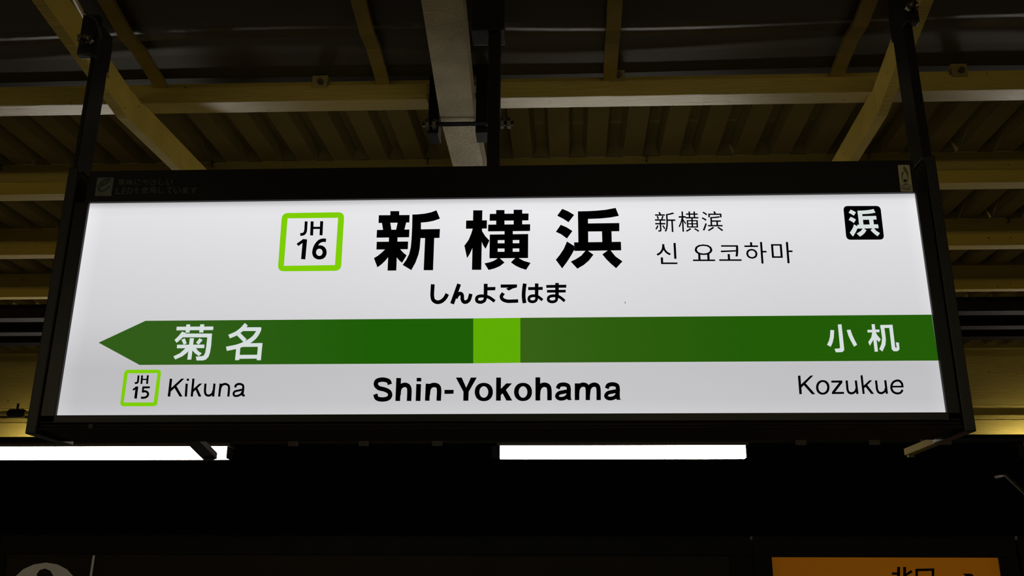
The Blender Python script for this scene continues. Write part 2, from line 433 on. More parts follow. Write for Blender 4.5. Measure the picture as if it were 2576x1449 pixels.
# dark ducts added below the far deck, standing in for its unlit zone
for k, (r0, r1, lab) in enumerate([(768, 800, 'added dark duct standing in for shade under the far roof, the nearest and highest one'),
                              (812, 836, 'added dark duct standing in for shade under the far roof, the middle one'),
                              (842, 862, 'added dark duct standing in for shade under the far roof, just above the far girder')]):
    Y = [7.2, 7.8, 8.5][k]; z1 = row(r0, Y); z0 = row(r1, Y)
    t = thing('shade_duct', lab, 'duct', (0, Y, z0), group='added dark ducts standing in for shade under the far roof')
    MB().box((-8.2, Y, z0), (8.2, Y + .12, z1)).build('duct_body', MATTE, t)
    MB().box((-8.2, Y - .01, z1 - .012), (8.2, Y - .001, z1 + .004)).build('duct_lid', MATTE, t)
    for x in (-6, -3.4, -.6, 2.4, 4.9, 7): MB().box((x, Y + .04, z1 + .001), (x + .03, Y + .06, deckz(Y) + .002)).build('hanger', DSTEEL, t)
# small water pipe with a valve, far left
Yp = YF - .22; zp = row(1040, Yp)
t = thing('water_pipe', 'cream pipe with a dark valve in front of the far girder, left edge', 'pipe', (-5, Yp, zp))
xv = at_Y(42, 1040, Yp).x
MB().tube([(-8.2, Yp, zp), (xv + .62, Yp, zp)], .022, 10).build('pipe', PAINT, t, smooth=True)
v = MB().tube([(xv - .09, Yp, zp), (xv - .07, Yp, zp), (xv + .07, Yp, zp), (xv + .09, Yp, zp)], [.03, .045, .045, .03], 10).build('valve', DSTEEL, t)
MB().tube([(xv, Yp, zp + .02), (xv, Yp, zp + .10)], .012, 8).build('valve_stem', DSTEEL, v)
MB().tube([(xv + .05, Yp, zp + .0), (xv + .45, Yp + .1, row(1062, YF) + .034)], .008, 6).build('bracket', DSTEEL, t)

# ================================================================== LAMPS
YL = 9.0
zl0, zl1 = at_Y(1560, 1151, YL).z, at_Y(1560, 1121, YL).z
xa, xb = at_Y(1258, 1136, YL).x, at_Y(1876, 1136, YL).x
LEN = xb - xa; PER = at_Y(1258, 1136, YL).x - at_Y(-51, 1136, YL).x
GLOW = emit('lamp_diffuser', (1, .93, .80), strength=LAMP)
GLOWN = emit('added_warm_diffuser', (1, .86, .55), strength=LAMP * .38)  # warmer, weaker diffuser for the added near row
def lamp(x, label, group, Y=YL):
    hgt = zl1 - zl0
    t = thing('tube_lamp', label, 'lamp', (x, Y, zl0), group=group)
    # half-hexagon diffuser
    pr = [(-.055, hgt), (-.055, hgt * .45), (-.02, 0), (.05, 0), (.085, hgt * .45), (.085, hgt)]
    m = MB(); m.hexa([(x, Y + p[0] + .055, zl0 + p[1]) for p in pr], [(x + LEN, Y + p[0] + .055, zl0 + p[1]) for p in pr]); m.build('diffuser', GLOW if Y > 0 else GLOWN, t)
    MB().box((x - .03, Y - .01, zl1 + .001), (x + LEN + .03, Y + .15, zl1 + .03)).build('housing', HOUSE, t)
    MB().box((x - .075, Y - .006, zl0 - .004), (x - .002, Y + .146, zl1)).build('end_cap', DSTEEL, t)
    MB().box((x + LEN + .001, Y - .002, zl0 - .002), (x + LEN + .012, Y + .146, zl1)).build('end_cap', HOUSE, t)
    return t
G = 'tube lamps in the far row'
lamp(xa, 'glowing tube lamp under the middle of the sign, right of centre', G)
xl_ = at_Y(570, 1136, YL).x - LEN
lamp(xl_, 'glowing tube lamp at the left edge, partly cut by a dark arm', G)
lamp(at_Y(2584, 1136, YL).x, 'glowing tube lamp just beyond the right edge of the picture', G)
lamp(xl_ - PER, 'glowing tube lamp of the far row, beyond the left edge', G)
# the carrier rail of that row
zr0, zr1 = row(1126, YL, 1400), row(1104, YL, 1400)
t = thing('lamp_rail', 'dim steel rail carrying the far tube lamps below the far girder', 'rail', (0, YL, zr0))
MB().box((-8.2, YL + .03, zl1 + .031), (8.2, YL + .12, zr1)).build('channel', DSTEEL, t)
for px in (-240, 738, 915, 1100, 2015, 2200, 2380):
    c = at_Y(px, 1112, YL).x
    MB().box((c - .05, YL + .0, zr0 + .02), (c + .05, YL + .029, zr1 + .02)).build('bracket', HOUSE, t)
for x in (-7, -3.4, -1.2, 1.5, 3.5, 7): MB().box((x, YL + .05, zr1 + .001), (x + .03, YL + .08, deckz(YL))).build('hanger', DSTEEL, t)
# unseen lamps added on the camera's side of the platform to light the near faces
YN = -1.6
for k, x in enumerate([xa - 1.9 * PER, xa - .9 * PER, xa + .1 * PER, xa + 1.1 * PER]):
    lamp(x, 'added tube lamp of the unseen near row behind the camera, number %s from the left' % ['one', 'two', 'three', 'four'][k], 'added tube lamps in the unseen near row', YN)
t = thing('lamp_rail', 'added steel rail carrying the unseen near row of tube lamps behind the camera', 'rail', (0, YN, zl1))
MB().box((-8.2, YN + .03, zl1 + .031), (8.2, YN + .12, zr1)).build('channel', DSTEEL, t)
for x in (-7, -4.2, -1.2, 1.5, 4.1, 7): MB().box((x, YN + .05, zr1 + .001), (x + .03, YN + .08, zt + .37)).build('hanger', DSTEEL, t)

# steel arms below the roof that show under the sign
def arm(px, py, M, label, sgn, wd=.06, rise=0):
    Ya = 7.0; c = at_Y(px, py, Ya); t = thing('support_arm', label, 'arm', c, group='short arms hanging beyond the sign')
    MB().sweep([(-wd, 0), (0, 0), (0, .05), (-wd, .05)], (c.x, Ya - .7, c.z + rise), (c.x, Ya, c.z)).build('arm', M, t, bevel=.006)
    MB().box((c.x - wd * .8, Ya - .05, c.z - .016), (c.x - wd * .1, Ya - .02, c.z - .001)).build('end_plate', M, t)
    MB().tube([(c.x - wd / 2, Ya - .3, c.z + .05 + rise * .3), (c.x - wd / 2, Ya - .3, deckz(Ya) + .01)], .014, 8).build('hanger_rod', DSTEEL, t)
arm(546, 1156, DSTEEL, 'dark steel arm end crossing in front of the left tube lamp', 1, .11, .13)
arm(2296, 1146, DECK, 'cream steel arm end below the right corner of the sign', -1)
a = at_Y(2530, 1196, 6.5); b = at_Y(2600, 1262, 6.4)
t = tag(MB().tube([a + Vector((-.02, .1, 0)), a, b, b + (b - a) * 1.2, (b.x + .55, 6.3, 0)], .012, 8).build('handrail', HOUSE, smooth=True), 'thin dim ochre rail slanting down at the right edge', 'rail')

# ================================================================== THE STATION SIGN
def Xp(px, py, Y=D): return at_Y(px, py, Y).x
def Zp(px, py, Y=D): return at_Y(px, py, Y).z
PX0 = (Xp(225, 512) + Xp(145, 1046)) / 2; PX1 = (Xp(2299, 487) + Xp(2381, 1039)) / 2
PZ1 = (Zp(225, 512) + Zp(2299, 487)) / 2; PZ0 = (Zp(145, 1046) + Zp(2381, 1039)) / 2
FZ1 = (Zp(240, 433) + Zp(2290, 408)) / 2 ; FZ0 = Zp(1300, 1079, D - .012)
OL = (Xp(170, 440) + Xp(82, 1070)) / 2; OR_ = (Xp(2347, 440) + Xp(2455, 1070)) / 2
IL = (Xp(237, 430) + Xp(265, 180)) / 2; IR = (Xp(2290, 410) + Xp(2257, 180)) / 2
IL2 = (Xp(237, 430, D + .1) + Xp(265, 180, D + .1)) / 2; IR2 = (Xp(2290, 410, D + .1) + Xp(2257, 180, D + .1)) / 2
print('deck', ZD, deckz(4.2), 'lamp z', zl0, zl1, 'duct', row(800, 7.2)); print('panel', PX0, PX1, PZ0, PZ1, 'frame', OL, OR_, FZ0, FZ1, 'posts', IL, IR)
DEP = .20
sign = thing('station_sign', 'large backlit white station name sign with a green band, hung from three dark posts', 'sign', ((PX0 + PX1) / 2, D, FZ0))
PANEL = emit('backlit_white_film', (.975, .97, 1.0), [(0, .60), (.06, .545), (.2, .53), (.45, .66), (.7, .72), (.93, .79), (.97, .76), (1, .48)], 2, PZ0, PZ1, SIGN,  # last stop darkens the top edge as the frame's shadow
             both=(PX0, PX1, [(0, 1.0), (.02, .90), (.3, .95), (.55, 1.0), (.85, .93), (.985, .93), (1, 1.0)]))
DG = emit('backlit_green_film', (.027, .096, .005), [(0, (1.0, 1, 1.6)), (.12, (1.0, 1, 1.6)), (.36, (.36, 1, .1)), (.49, (.36, 1, .1)), (.50, (1.3, 1.15, 1.5)), (.65, (.8, 1, .5)), (.8, (.42, .95, .05)), (1, (.5, 1, .2))], 0, PX0, PX1, SIGN)
LG = emit('backlit_light_green_film', (.115, .42, .0), None, strength=SIGN * .9)
LG2 = emit('backlit_lime_film', (.19, .56, .0), None, strength=SIGN)
WH = emit('backlit_white_letters', (.70, .76, .76), None, strength=SIGN * .88)
panel = MB().box((PX0 - .001, D, PZ0 - .001), (PX1 + .001, D + .006, PZ1 + .001)).build('light_panel', PANEL, sign)
panel['label'] = 'glowing white sign face'
MB().box((PX0 - .01, D + DEP - .006, PZ0 - .01), (PX1 + .01, D + DEP, PZ1 + .01)).build('light_panel', PANEL, sign)
# cabinet and frame bars (front lip 12 mm proud of the face)
FR = D - .012
MB().box((IL, D + .012, FZ0 + .03), (IR, D + DEP - .012, FZ0 + .034)).build('cabinet', MATTE, sign)
MB().box((OL + .07, FR, PZ1), (OR_ - .07, D + DEP + .012, FZ1)).build('top_frame', BLACK, sign, bevel=.002)
zb = PZ0
MB().box((OL + .036, FR, Zp(1300, 1062)), (OR_ - .036, D + DEP + .012, PZ0)).build('bottom_frame', BROWN, sign, bevel=.002)
MB().box((OL + .036, FR + .004, FZ0 + .009), (OR_ - .036, D + DEP + .008, Zp(1300, 1062) - .003)).build('bottom_frame', MATTE, sign, bevel=.002)
MB().box((OL + .036, FR - .003, FZ0), (OR_ - .036, D + DEP + .012, FZ0 + .007)).build('bottom_rail', MATTE, sign, bevel=.001)
MB().box((OL + .036, FR, Zp(1300, 1062) + .001), (PX0, D + DEP + .012, PZ1)).build('side_frame', BLACK, sign, bevel=.002)
MB().box((PX1, FR, Zp(1300, 1062) + .001), (OR_ - .036, D + DEP + .012, PZ1)).build('side_frame', BLACK, sign, bevel=.002)
PT = zt - .02
def post(x0, x1, z0, M=BLACK):
    return MB().box((x0, FR - .004, z0), (x1, D + DEP + .016, PT)).build('hanger_post', M, sign, bevel=.003)
MB().box((OL, FR - .006, FZ0 - .012), (OL + .034, D + DEP + .02, FZ1 + .012)).build('side_post', BROWN, sign, bevel=.004)
MB().box((OR_ - .034, FR - .006, FZ0 - .012), (OR_, D + DEP + .02, FZ1 + .012)).build('side_post', BROWN, sign, bevel=.004)
MB().box((OL + .002, D + .0, FZ1 + .013), (IL2, D + .10, Zp(240, 55))).build('hanger_post', BLACK, sign, bevel=.003)
MB().box((IR2, D + .0, FZ1 + .013), (OR_ - .002, D + .10, PT - .09)).build('hanger_post', BLACK, sign, bevel=.003)
MB().box((OL + .034, D + .0, FZ1 + .001), (IL2, D + .10, FZ1 + .0125)).build('post_foot', BLACK, sign)
MB().box((IR2, D + .0, FZ1 + .001), (OR_ - .034, D + .10, FZ1 + .0125)).build('post_foot', BLACK, sign)
XC0, XC1 = (Xp(1226, 410) + Xp(1222, 100)) / 2, (Xp(1258, 410) + Xp(1254, 100)) / 2
MB().box((XC0, D + .05, FZ1 + .001), (XC1, D + .10, PT)).build('hanger_post', BLACK, sign, bevel=.003)
# underside screws, front screws
for px, py in ((148, 1094), (2394, 1088), (2386, 1092)):
    c = at_Z(px, py, FZ0); MB().tube([(c.x, c.y, FZ0 - .004), (c.x, c.y, FZ0 - .0005)], .005, 8).build('screw', BOLT, sign)
c = at_Y(228, 1072, D - .016); MB().tube([(c.x, D - .016, c.z), (c.x, D - .008, c.z)], .008, 8).build('screw', DSTEEL, sign)

# ---- printing on the face
YB, YT_, YU = D - .0006, D - .0012, D - .0018
def on_panel(name, pr, m, lab=None):
    o = pr.out(name, m, panel)
    if lab: o['label'] = lab
    return o
def clampx(p): return p
xr_ = PX1
b = Print(0, 0, 1, YB)
b.P((248, 862), (366, 807), (1190.5, 801), (1190.5, 914), (351, 918)); on_panel('green_band', b, DG, 'dark green arrow band pointing left')
b = Print(0, 0, 1, YB)
b.P((1309, 799.5), (2343.6, 791.5), (2360.5, 907), (1309, 912.5)); on_panel('green_band', b, DG, 'dark green band running to the right edge')
b = Print(0, 0, 1, YB); b.P((1190.5, 801), (1309, 799.5), (1309, 912.5), (1190.5, 914)); on_panel('light_green_band', b, LG, 'bright lime square in the band')

A = lambda: Print(680, 500, 4.995, YT_)
B = lambda: Print(1120, 500, 4.996, YT_)
Dz = lambda: Print(220, 780, 5.3667, YT_)
Ez = lambda: Print(900, 900, 3.68, YT_)
Fz = lambda: Print(1960, 780, 5.366, YT_)
def ring(pr, outer, r, inner):
    o = [pr.P2(p) for p in rr(outer, r)]; q = [Vector(p) for p in inner]; n = len(o); k = n // 4
    base = len(pr.mb.v); pr.mb.v += o + [pr.P2(p) for p in q]
    for i in range(4):
        s0 = i * k
        for j in range(k - 1): pr.mb.f.append((base + s0 + j, base + s0 + j + 1, base + n + i))
        nx = (s0 + k) % n; pr.mb.f.append((base + s0 + k - 1, base + nx, base + n + (i + 1) % 4, base + n + i))
    return pr
p = ring(A(), [(147, 180), (930, 169), (887, 905), (93, 912)], 78, [(217, 246), (852, 239), (813, 833), (170, 843)])
on_panel('station_code_frame', p, LG2, 'large lime rounded square frame')
p = A()
p.C(36, (451, 284), (447, 350), (443, 400), (430, 432), (405, 446), (376, 449))
p.S(38, (526, 284), (519, 461)).S(38, (646, 282), (637, 459)).S(28, (522, 366), (640, 366))
on_panel('code_letters', p, INK, 'black letters JH')
p = A()
p.S(54, (436, 508), (413, 760)).P((330, 566), (410, 508), (440, 508), (440, 530), (352, 595))
p.R(526, 584, 708, 763, 575, 628, 657, 718).C(44, (700, 524), (660, 521), (615, 538), (578, 580), (555, 630), (549, 680))
on_panel('code_number', p, INK, 'black number 16')
# 新
p = A()
p.P((1508, 155), (1620, 155), (1620, 212), (1508, 212)).P((1363, 207), (1750, 204), (1747, 298), (1360, 305))
p.P((1402, 300), (1508, 300), (1522, 392), (1417, 392)).P((1600, 298), (1708, 298), (1685, 390), (1580, 390))
p.P((1340, 392), (1748, 386), (1744, 484), (1335, 489)).P((1492, 470), (1600, 470), (1583, 902), (1473, 903))
p.P((1337, 541), (1732, 537), (1728, 634), (1333, 638))
p.P((1442, 636), (1400, 676), (1352, 716), (1302, 746), (1346, 862), (1400, 822), (1445, 778), (1480, 735), (1560, 600))
p.P((1632, 634), (1670, 676), (1713, 712), (1655, 805), (1620, 775), (1590, 738), (1540, 620))
p.P((1785, 198), (1850, 196), (1940, 187), (2020, 170), (2088, 145), (2132, 250), (2050, 278), (1980, 292), (1893, 300), (1893, 400), (1886, 520), (1878, 620), (1862, 700),
    (1825, 800), (1772, 897), (1663, 832), (1710, 765), (1745, 695), (1765, 610), (1775, 500), (1782, 350))
p.P((1885, 384), (2132, 380), (2126, 492), (1880, 495)).P((1945, 490), (2060, 490), (2045, 898), (1927, 897))
on_panel('kanji_lettering', p, INK, 'heavy black kanji, first of the station name')
# 横
p = B()
p.P((352, 145), (467, 145), (453, 893), (336, 893)).P((263, 274), (524, 270), (523, 374), (261, 377))
p.P((345, 377), (328, 435), (295, 515), (241, 590), (275, 747), (310, 690), (343, 618), (420, 420))
p.P((463, 377), (464, 408), (505, 472), (556, 525), (507, 630), (480, 590), (462, 550), (440, 450))
for q in (((640, 142), (745, 142), (745, 330), (640, 330)), ((860, 138), (968, 138), (968, 330), (860, 330)), ((560, 190), (1048, 185), (1046, 272), (558, 277)),
          ((540, 325), (1068, 320), (1066, 405), (538, 410)), ((745, 400), (850, 400), (848, 745), (745, 745)), ((560, 450), (1043, 443), (1042, 518), (560, 521)),
          ((560, 450), (661, 450), (659, 748), (556, 748)), ((931, 450), (1043, 443), (1041, 745), (931, 745)), ((560, 560), (1041, 558), (1041, 624), (560, 626)),
          ((556, 667), (1041, 665), (1041, 745), (556, 748))): p.P(*q)
p.P((650, 740), (688, 740), (690, 750), (746, 802), (685, 848), (620, 876), (545, 895), (493, 812), (560, 798), (610, 780), (655, 752))
p.P((882, 742), (928, 742), (930, 750), (985, 780), (1073, 806), (1016, 893), (950, 872), (885, 842), (825, 800))
on_panel('kanji_lettering', p, INK, 'heavy black kanji, second of the station name')
HAMA = [((1470, 127), (1545, 158), (1620, 203), (1550, 295), (1480, 250), (1407, 213)), ((1452, 327), (1525, 358), (1599, 405), (1530, 500), (1460, 448), (1391, 415)),
        ((1530, 537), (1620, 592), (1622, 640), (1590, 700), (1540, 780), (1470, 876), (1390, 767), (1440, 705), (1490, 630)),
        ((1668, 158), (1800, 155), (1900, 150), (2020, 138), (2142, 115), (2183, 215), (2080, 235), (1950, 248), (1793, 254), (1668, 260)),
        ((1668, 158), (1793, 158), (1798, 600), (1674, 600)), ((1790, 310), (2188, 305), (2188, 408), (1790, 412)), ((1970, 405), (2090, 405), (2094, 560), (1974, 560)),
        ((1620, 548), (2208, 541), (2212, 648), (1622, 656)), ((1765, 650), (1790, 650), (1863, 703), (1805, 778), (1740, 833), (1661, 879), (1578, 790), (1640, 760), (1710, 715)),
        ((2045, 648), (2078, 648), (2140, 725), (2228, 787), (2148, 873), (2080, 815), (2020, 755), (1975, 698))]
p = B()
for q in HAMA: p.P(*q)
on_panel('kanji_lettering', p, INK, 'heavy black kanji, third of the station name')
# しんよこはま
KN = 'black hiragana under the station name'
p = A(); p.C(48, (2042, 1074), (2037, 1150), (2035, 1215), (2048, 1272), (2095, 1300), (2150, 1288), (2195, 1248), (2224, 1196)); on_panel('hiragana_lettering', p, INK)
p = B(); p.S(50, (175, 1072), (86, 1320)).C(46, (132, 1250), (162, 1202), (195, 1192), (213, 1215), (215, 1262), (232, 1294), (265, 1297), (300, 1268), (322, 1195)); on_panel('hiragana_lettering', p, INK)
p = B(); p.P((485, 1068), (533, 1068), (529, 1240), (483, 1240)).P((530, 1110), (632, 1108), (629, 1150), (530, 1152))
p.C(40, (506, 1200), (504, 1245), (490, 1282), (445, 1301), (400, 1286), (398, 1245), (430, 1224), (500, 1224), (560, 1245), (622, 1290)); on_panel('hiragana_lettering', p, INK)
p = B(); p.P((697, 1077), (903, 1076), (902, 1115), (850, 1128), (798, 1155), (762, 1130), (792, 1118), (697, 1118)).C(44, (732, 1186), (706, 1225), (722, 1265), (780, 1287), (850, 1287), (917, 1284)); on_panel('hiragana_lettering', p, INK)
p = B(); p.C(48, (1000, 1066), (989, 1150), (986, 1230), (996, 1312)).P((1127, 1064), (1172, 1064), (1170, 1240), (1127, 1240)).P((1042, 1110), (1226, 1108), (1225, 1146), (1042, 1148))
p.C(36, (1149, 1200), (1150, 1245), (1138, 1280), (1100, 1295), (1058, 1282), (1055, 1242), (1085, 1222), (1140, 1221), (1180, 1240), (1222, 1275)); on_panel('hiragana_lettering', p, INK)
p = B(); p.P((1383, 1058), (1428, 1058), (1427, 1250), (1382, 1250)).P((1270, 1084), (1522, 1080), (1521, 1118), (1270, 1120)).P((1279, 1146), (1515, 1144), (1514, 1178), (1279, 1180))
p.C(36, (1404, 1200), (1402, 1245), (1390, 1282), (1345, 1296), (1302, 1282), (1298, 1245), (1330, 1223), (1400, 1221), (1450, 1243), (1502, 1287)); on_panel('hiragana_lettering', p, INK)
p = B(); p.S(7, (2258, 1292), (2264, 1317)); on_panel('scratch', p, DSTEEL)
# small Chinese and Korean names
def gl(box, ch, sl):
    x0, y0, x1, y1 = box; d = sl * (y1 - y0); f = lambda x, y: (1600 + x / 3.68, 500 + y / 3.68)
    return ch, [f(x0, y0), f(x1 - d, y0), f(x1, y1), f(x0 + d, y1)]
for row_, nm in (([((170, 122, 369, 308), '新', .05), ((387, 117, 587, 306), '横', .055), ((603, 115, 808, 300), '滨', .06)], 'chinese_lettering'),
                 ([((184, 409, 384, 605), '신', .05), ((520, 422, 733, 577), '요', .05), ((762, 430, 978, 575), '코', .06), ((1000, 400, 1216, 600), '하', .07), ((1247, 400, 1458, 597), '마', .08)], 'korean_lettering')):
    for bx, ch, s_ in row_:
        p = Print(0, 0, 1, YT_); c_, q_ = gl(bx, ch, s_); glyphs(c_, q_, YT_, p.mb); on_panel(nm, p, INK)
# black square with the white 浜
p = Print(1600, 500, 3.68, YT_); p.P(*rr([(1918, 67), (2262, 66), (2298, 378), (1948, 380)], 42)); on_panel('ward_badge', p, INK, 'black rounded square')
p = Print(1600, 500, 3.68, YU, quad=[(1960, 97), (2226, 95), (2263, 349), (1982, 351)], src=(1390, 115, 2228, 879))
for q in HAMA: p.P(*q)
on_panel('badge_kanji', p, WH, 'white kanji on the black square')
# 菊
p = Dz()
p.P((1335, 195), (1388, 193), (1378, 305), (1323, 305)).P((1523, 193), (1578, 192), (1564, 303), (1508, 303)).P((1205, 225), (1700, 222), (1697, 270), (1200, 274))
p.P((1278, 290), (1330, 312), (1300, 357), (1205, 443), (1175, 403), (1230, 350)).P((1300, 317), (1660, 317), (1660, 368), (1285, 368))
p.P((1600, 317), (1682, 317), (1670, 480), (1655, 570), (1635, 630), (1600, 668), (1560, 680), (1473, 681), (1463, 628), (1535, 624), (1570, 615), (1590, 575), (1603, 500), (1618, 368))
p.P((1268, 400), (1315, 382), (1340, 450), (1300, 468)).P((1512, 380), (1555, 403), (1505, 465), (1465, 443)).P((1382, 380), (1438, 380), (1402, 668), (1348, 670))
p.P((1210, 468), (1580, 466), (1577, 513), (1207, 516)).P((1325, 514), (1392, 512), (1345, 575), (1280, 625), (1185, 667), (1160, 625), (1250, 582)).P((1425, 510), (1462, 512), (1500, 557), (1542, 583), (1505, 622), (1450, 582), (1405, 530))
on_panel('kanji_lettering', p, WH, 'white kanji on the green arrow, nearer its tip')
p = Dz()
p.C(54, (2145, 192), (2085, 258), (2010, 315), (1912, 358)).P((2100, 232), (2345, 232), (2343, 283), (2055, 283))
p.C(58, (2322, 240), (2300, 300), (2245, 375), (2150, 440), (2030, 490), (1876, 523)).S(56, (2030, 315), (2130, 415))
p.P((2010, 495), (2067, 470), (2050, 675), (1992, 677)).P((2060, 449), (2362, 445), (2360, 495), (2010, 499)).P((2305, 446), (2363, 445), (2341, 677), (2285, 677)).P((2050, 605), (2330, 603), (2327, 655), (2048, 658))
on_panel('kanji_lettering', p, WH, 'white kanji on the green arrow, farther from its tip')
# JH 15
p = ring(Dz(), [(502, 806), (998, 805), (940, 1298), (438, 1298)], 55, [(545, 854), (946, 851), (893, 1247), (490, 1248)]); on_panel('station_code_frame', p, LG2, 'small lime rounded square frame')
p = Dz(); p.C(26, (690, 882), (683, 950), (672, 980), (638, 986)).S(26, (738, 882), (728, 997)).S(26, (816, 880), (804, 997)).S(18, (732, 936), (812, 936)); on_panel('code_letters', p, INK, 'small black letters JH')
p = Dz(); p.S(36, (669, 1032), (649, 1195)).P((605, 1072), (655, 1032), (685, 1032), (680, 1052), (622, 1087))
p.P((742, 1030), (845, 1030), (841, 1057), (764, 1058), (758, 1110), (732, 1112)).C(30, (742, 1104), (775, 1096), (808, 1110), (818, 1138), (804, 1166), (770, 1182), (722, 1184)); on_panel('code_number', p, INK, 'small black number 15')
# Kikuna
p = Dz()
p.S(34, (1128, 927), (1100, 1168)).P((1268, 925), (1308, 925), (1126, 1100), (1128, 1054)).P((1168, 1040), (1194, 1012), (1284, 1168), (1243, 1168))
p.S(31, (1340, 993), (1328, 1168)).S(31, (1357, 926), (1354, 955)).S(31, (1431, 925), (1408, 1168)).P((1510, 993), (1552, 990), (1418, 1118), (1422, 1072)).P((1455, 1065), (1480, 1042), (1538, 1168), (1500, 1168))
p.C(30, (1593, 992), (1588, 1060), (1588, 1110), (1605, 1146), (1648, 1153), (1688, 1125), (1700, 1085)).S(30, (1715, 992), (1697, 1168))
p.S(30, (1798, 992), (1778, 1168)).C(30, (1787, 1095), (1796, 1045), (1818, 1012), (1855, 998), (1893, 1010), (1911, 1045), (1902, 1168))
p.C(30, (1992, 1045), (2010, 1010), (2055, 998), (2097, 1015), (2103, 1060), (2095, 1125), (2098, 1148), (2124, 1156)).C(28, (2100, 1072), (2045, 1085), (1992, 1098), (1973, 1128), (1985, 1156), (2025, 1158), (2070, 1138), (2095, 1100))
on_panel('latin_lettering', p, INK, 'thin black word Kikuna')
# Shin-Yokohama
p = Ez()
p.C(41, (297, 247), (284, 216), (232, 202), (180, 214), (168, 250), (195, 280), (248, 294), (290, 316), (299, 350), (277, 377), (226, 386), (178, 375), (162, 337))
p.S(44, (379, 187), (370, 400)).C(42, (377, 345), (383, 292), (404, 262), (438, 251), (467, 264), (478, 300), (475, 400))
p.S(44, (564, 243), (558, 400)).P((546, 186), (588, 186), (588, 219), (545, 219))
p.S(42, (650, 240), (643, 398)).C(42, (648, 345), (655, 292), (676, 261), (710, 252), (742, 264), (753, 300), (749, 398))
p.P((803, 297), (888, 297), (887, 333), (802, 335)).P((908, 183), (962, 183), (1004, 277), (1047, 183), (1102, 183), (1027, 315), (1024, 398), (977, 398), (978, 315))
p.R(1083, 232, 1251, 402, 1126, 264, 1208, 370).S(44, (1304, 183), (1302, 397)).P((1320, 292), (1375, 237), (1429, 237), (1372, 297), (1430, 396), (1376, 396), (1341, 330), (1320, 350))
p.R(1447, 232, 1613, 401, 1490, 264, 1570, 370).S(44, (1667, 181), (1667, 396)).C(42, (1668, 345), (1675, 292), (1697, 260), (1730, 250), (1762, 263), (1774, 300), (1775, 394))
for dx, dy in ((0, 0), (454, -2)):
    p.C(38, *[(x + dx, y + dy) for x, y in ((1851, 286), (1866, 256), (1905, 247), (1944, 258), (1954, 290), (1953, 325), (1953, 362))])
    p.P(*[(x + dx, y + dy) for x, y in ((1934, 352), (1972, 352), (1973, 376), (1982, 391), (1944, 392), (1936, 376))])
    p.C(35, *[(x + dx, y + dy) for x, y in ((1952, 308), (1905, 317), (1862, 328), (1844, 355), (1862, 376), (1900, 378), (1938, 358), (1953, 320))])
p.S(42, (2030, 237), (2030, 392)).C(40, (2030, 345), (2036, 292), (2056, 260), (2088, 249), (2118, 260), (2129, 296), (2130, 392)).C(40, (2131, 345), (2138, 292), (2158, 260), (2190, 249), (2218, 260), (2229, 296), (2230, 392))
on_panel('latin_lettering', p, INK, 'bold black word Shin-Yokohama')
# 小机
p = Fz()
p.P((792, 195), (842, 192), (878, 520), (876, 548), (850, 567), (765, 570), (748, 522), (812, 518), (822, 508)).P((692, 268), (743, 272), (738, 370), (722, 440), (697, 496), (646, 469), (672, 415), (686, 360)).P((912, 270), (962, 263), (985, 330), (1015, 395), (1053, 468), (1012, 495), (965, 410), (935, 345))
on_panel('kanji_lettering', p, WH, 'white kanji at the right end of the green band, left one')
p = Fz()
p.P((1247, 192), (1290, 190), (1335, 560), (1290, 563)).P((1190, 268), (1353, 262), (1355, 298), (1195, 303)).P((1258, 298), (1285, 298), (1280, 385), (1225, 483), (1203, 432), (1243, 370)).P((1285, 298), (1302, 298), (1328, 342), (1372, 395), (1348, 433), (1300, 380))
p.P((1364, 202), (1414, 200), (1430, 300), (1441, 400), (1435, 470), (1395, 560), (1352, 528), (1380, 460), (1390, 380)).P((1364, 202), (1530, 198), (1535, 240), (1368, 243))
p.P((1482, 200), (1530, 198), (1566, 495), (1575, 511), (1588, 505), (1575, 435), (1617, 440), (1625, 530), (1600, 555), (1548, 556), (1520, 530))
on_panel('kanji_lettering', p, WH, 'white kanji at the right end of the green band, right one')
# Kozukue
p = Fz()
p.S(34, (270, 885), (290, 1135)).P((422, 885), (463, 882), (288, 1060), (286, 1014)).P((332, 1012), (357, 988), (488, 1135), (443, 1137))
p.R(498, 945, 680, 1142, 530, 972, 648, 1115).P((705, 952), (852, 950), (855, 978), (757, 1106), (875, 1104), (877, 1132), (713, 1134), (712, 1108), (810, 979), (705, 980))
p.C(30, (911, 950), (918, 1020), (924, 1075), (945, 1115), (990, 1122), (1030, 1096), (1043, 1060)).S(30, (1035, 950), (1057, 1133))
p.S(29, (1112, 880), (1141, 1132)).P((1218, 948), (1257, 947), (1128, 1076), (1124, 1036)).P((1155, 1022), (1180, 1000), (1283, 1132), (1242, 1132))
p.C(30, (1307, 950), (1316, 1020), (1323, 1072), (1345, 1112), (1388, 1120), (1428, 1094), (1440, 1055)).S(30, (1432, 947), (1455, 1130))
p.C(29, (1666, 1036), (1656, 990), (1625, 957), (1582, 953), (1535, 980), (1514, 1040), (1535, 1098), (1585, 1124), (1638, 1116), (1667, 1076)).P((1512, 1022), (1680, 1022), (1680, 1045), (1512, 1046))
on_panel('latin_lettering', p, INK, 'thin black word Kozukue')

